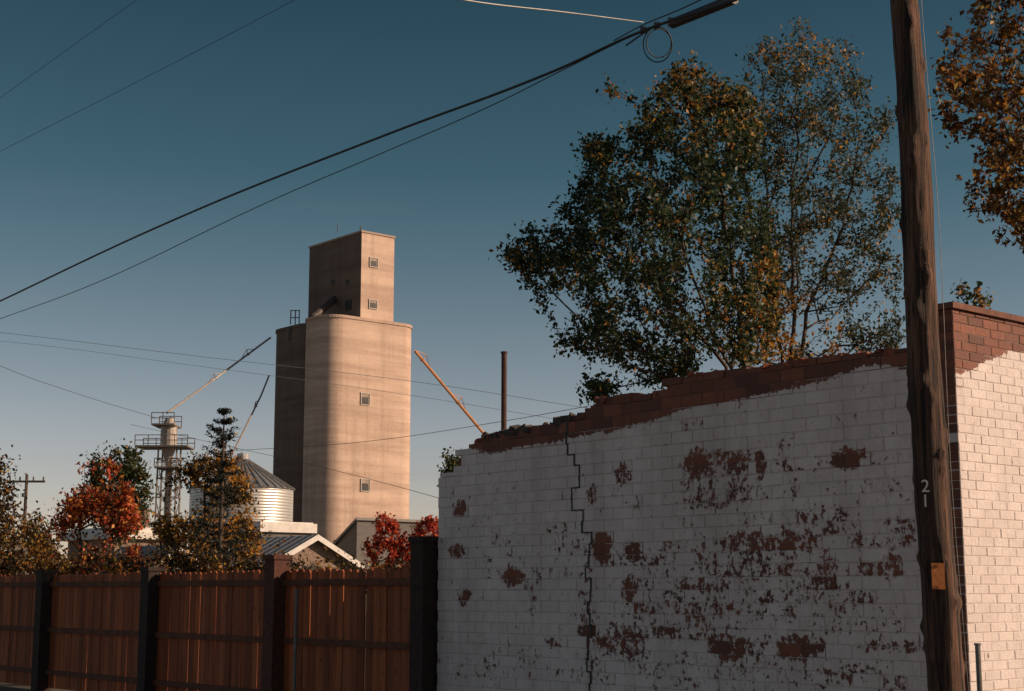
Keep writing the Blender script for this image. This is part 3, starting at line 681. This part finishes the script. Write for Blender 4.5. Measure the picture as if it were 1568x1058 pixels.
def small(name,poly,bx,D,n,nl,size,pal,thick,gap=-.2,gs=.6,spread=.2):
    b0=PD(bx,905,D); b0.z=0; ys=[p_[1] for p_ in poly]; ym=(min(ys)+max(ys))/2
    return tree(name,b0,[(None,[tuple(PD(bx,ym+30,D)),tuple(PD(bx+4,min(ys)+30,D))])],crown(poly,D,n,thick,gap,gs),nl,size,pal,spread=spread,r0=.008,step=.5)
small('red_maple_tree',[(125,685),(140,705),(175,715),(195,740),(205,790),(215,875),(60,880),(35,850),(50,790),(75,730),(110,715)],125,45,400,8500,.08,palette([(.14,.045,.02),(.07,.05,.025),(.3,.07,.02)],RD,lambda c,cl:np.clip(.55+cl*1.4,.1,.9)),1.2,gap=-.1,gs=1.1,spread=.15)
small('green_tree',[(135,695),(160,685),(195,682),(225,700),(228,780),(200,840),(140,800)],185,60,200,7000,.09,palette([(.05,.07,.025),(.07,.08,.03)],OR,lambda c,cl:np.full(len(c),.08)),1.4)
small('yellow_tree',[(255,715),(290,700),(345,690),(380,735),(392,800),(400,872),(240,875),(238,800),(250,760)],310,42,340,6500,.075,palette([(.09,.07,.03),(.06,.06,.03),(.16,.1,.03)],YE,lambda c,cl:np.clip(.55+cl*1.3,.1,.9)),1.1,gap=-.05,gs=1.1,spread=.15)
small('brown_tree',[(-60,700),(8,705),(22,730),(15,760),(35,790),(45,880),(-80,880)],-20,30,220,7000,.05,palette([(.04,.032,.02),(.08,.045,.025)],OR,lambda c,cl:np.full(len(c),.2)),.8,spread=.15)
small('red_sumac',[(573,795),(585,785),(605,795),(615,815),(632,812),(640,800),(655,793),(672,797),(680,880),(560,880),(562,825),(575,815)],615,70,300,6500,.1,palette([(.3,.035,.025),(.14,.03,.02)],[(.65,.09,.045),(.7,.15,.07)],lambda c,cl:np.full(len(c),.75)),1.0,gap=-1,spread=.12)
small('hedge',[(-60,830),(60,800),(110,850),(240,845),(400,855),(540,872),(650,865),(660,900),(-60,900)],300,36,420,14000,.06,palette([(.05,.042,.022),(.08,.045,.022)],OR,lambda c,cl:np.clip(.2+cl*1.4,.03,.7)),.8,gap=-1)
def spruce(px,pytop,D,Rb):
    b=PD(px,905,D); b.z=0; H=PD(px,pytop,D).z; e=empty('spruce_tree',b); mb=MB(); mb.tube(b,(b.x,b.y,H),.1,.012,8); cen=[]
    z=.5
    while z<H-.1:
        f=1-z/H; L_=Rb*(f**.85)*random.uniform(.75,1.1)+.05
        for k in range(random.randint(5,7)):
            t=random.uniform(0,6.28); l=L_*random.uniform(.55,1.2); pv=Vector((b.x,b.y,z)); n_=max(3,int(l/.12))
            for i in range(1,n_+1):
                g_=i/n_; q=Vector((b.x+math.cos(t)*l*g_,b.y+math.sin(t)*l*g_,z-.25*l*g_+.35*l*g_*g_+(.3 if f<.25 else .05)*l*g_))
                mb.tube(pv,q,.014*(1.1-g_),.012*(1.05-g_)+.002,3); pv=q
                for _ in range(8 if f>.3 else 15): cen.append((q.x+random.gauss(0,.05),q.y+random.gauss(0,.05),q.z+random.gauss(0,.03)))
        z+=random.uniform(.17,.27)
    mb.obj('trunk_and_branches',BARK,e); cen=np.array(cen)
    leafmesh('needles',cen,.055,palette([(.010,.016,.013),(.016,.022,.016),(.022,.026,.017)],OR,lambda c,cl:np.full(len(c),.02))(cen),NEEDLE,e,.3)
spruce(335,625,37,1.75)
c=[]
for i in range(9000):
    x=random.uniform(-260,260); y=420+random.uniform(-15,15); h=6+4*mn.noise(Vector((x*.03,0,0))); c.append((x,y,random.uniform(0,1)**.7*max(2,h)))
c=np.array(c); e=empty('distant_treeline',(0,420,0)); leafmesh('foliage_mass',c,1.0,palette([(.06,.06,.035),(.09,.07,.04)],OR,lambda c,cl:np.full(len(c),.1))(c),LEAF,e,.7)
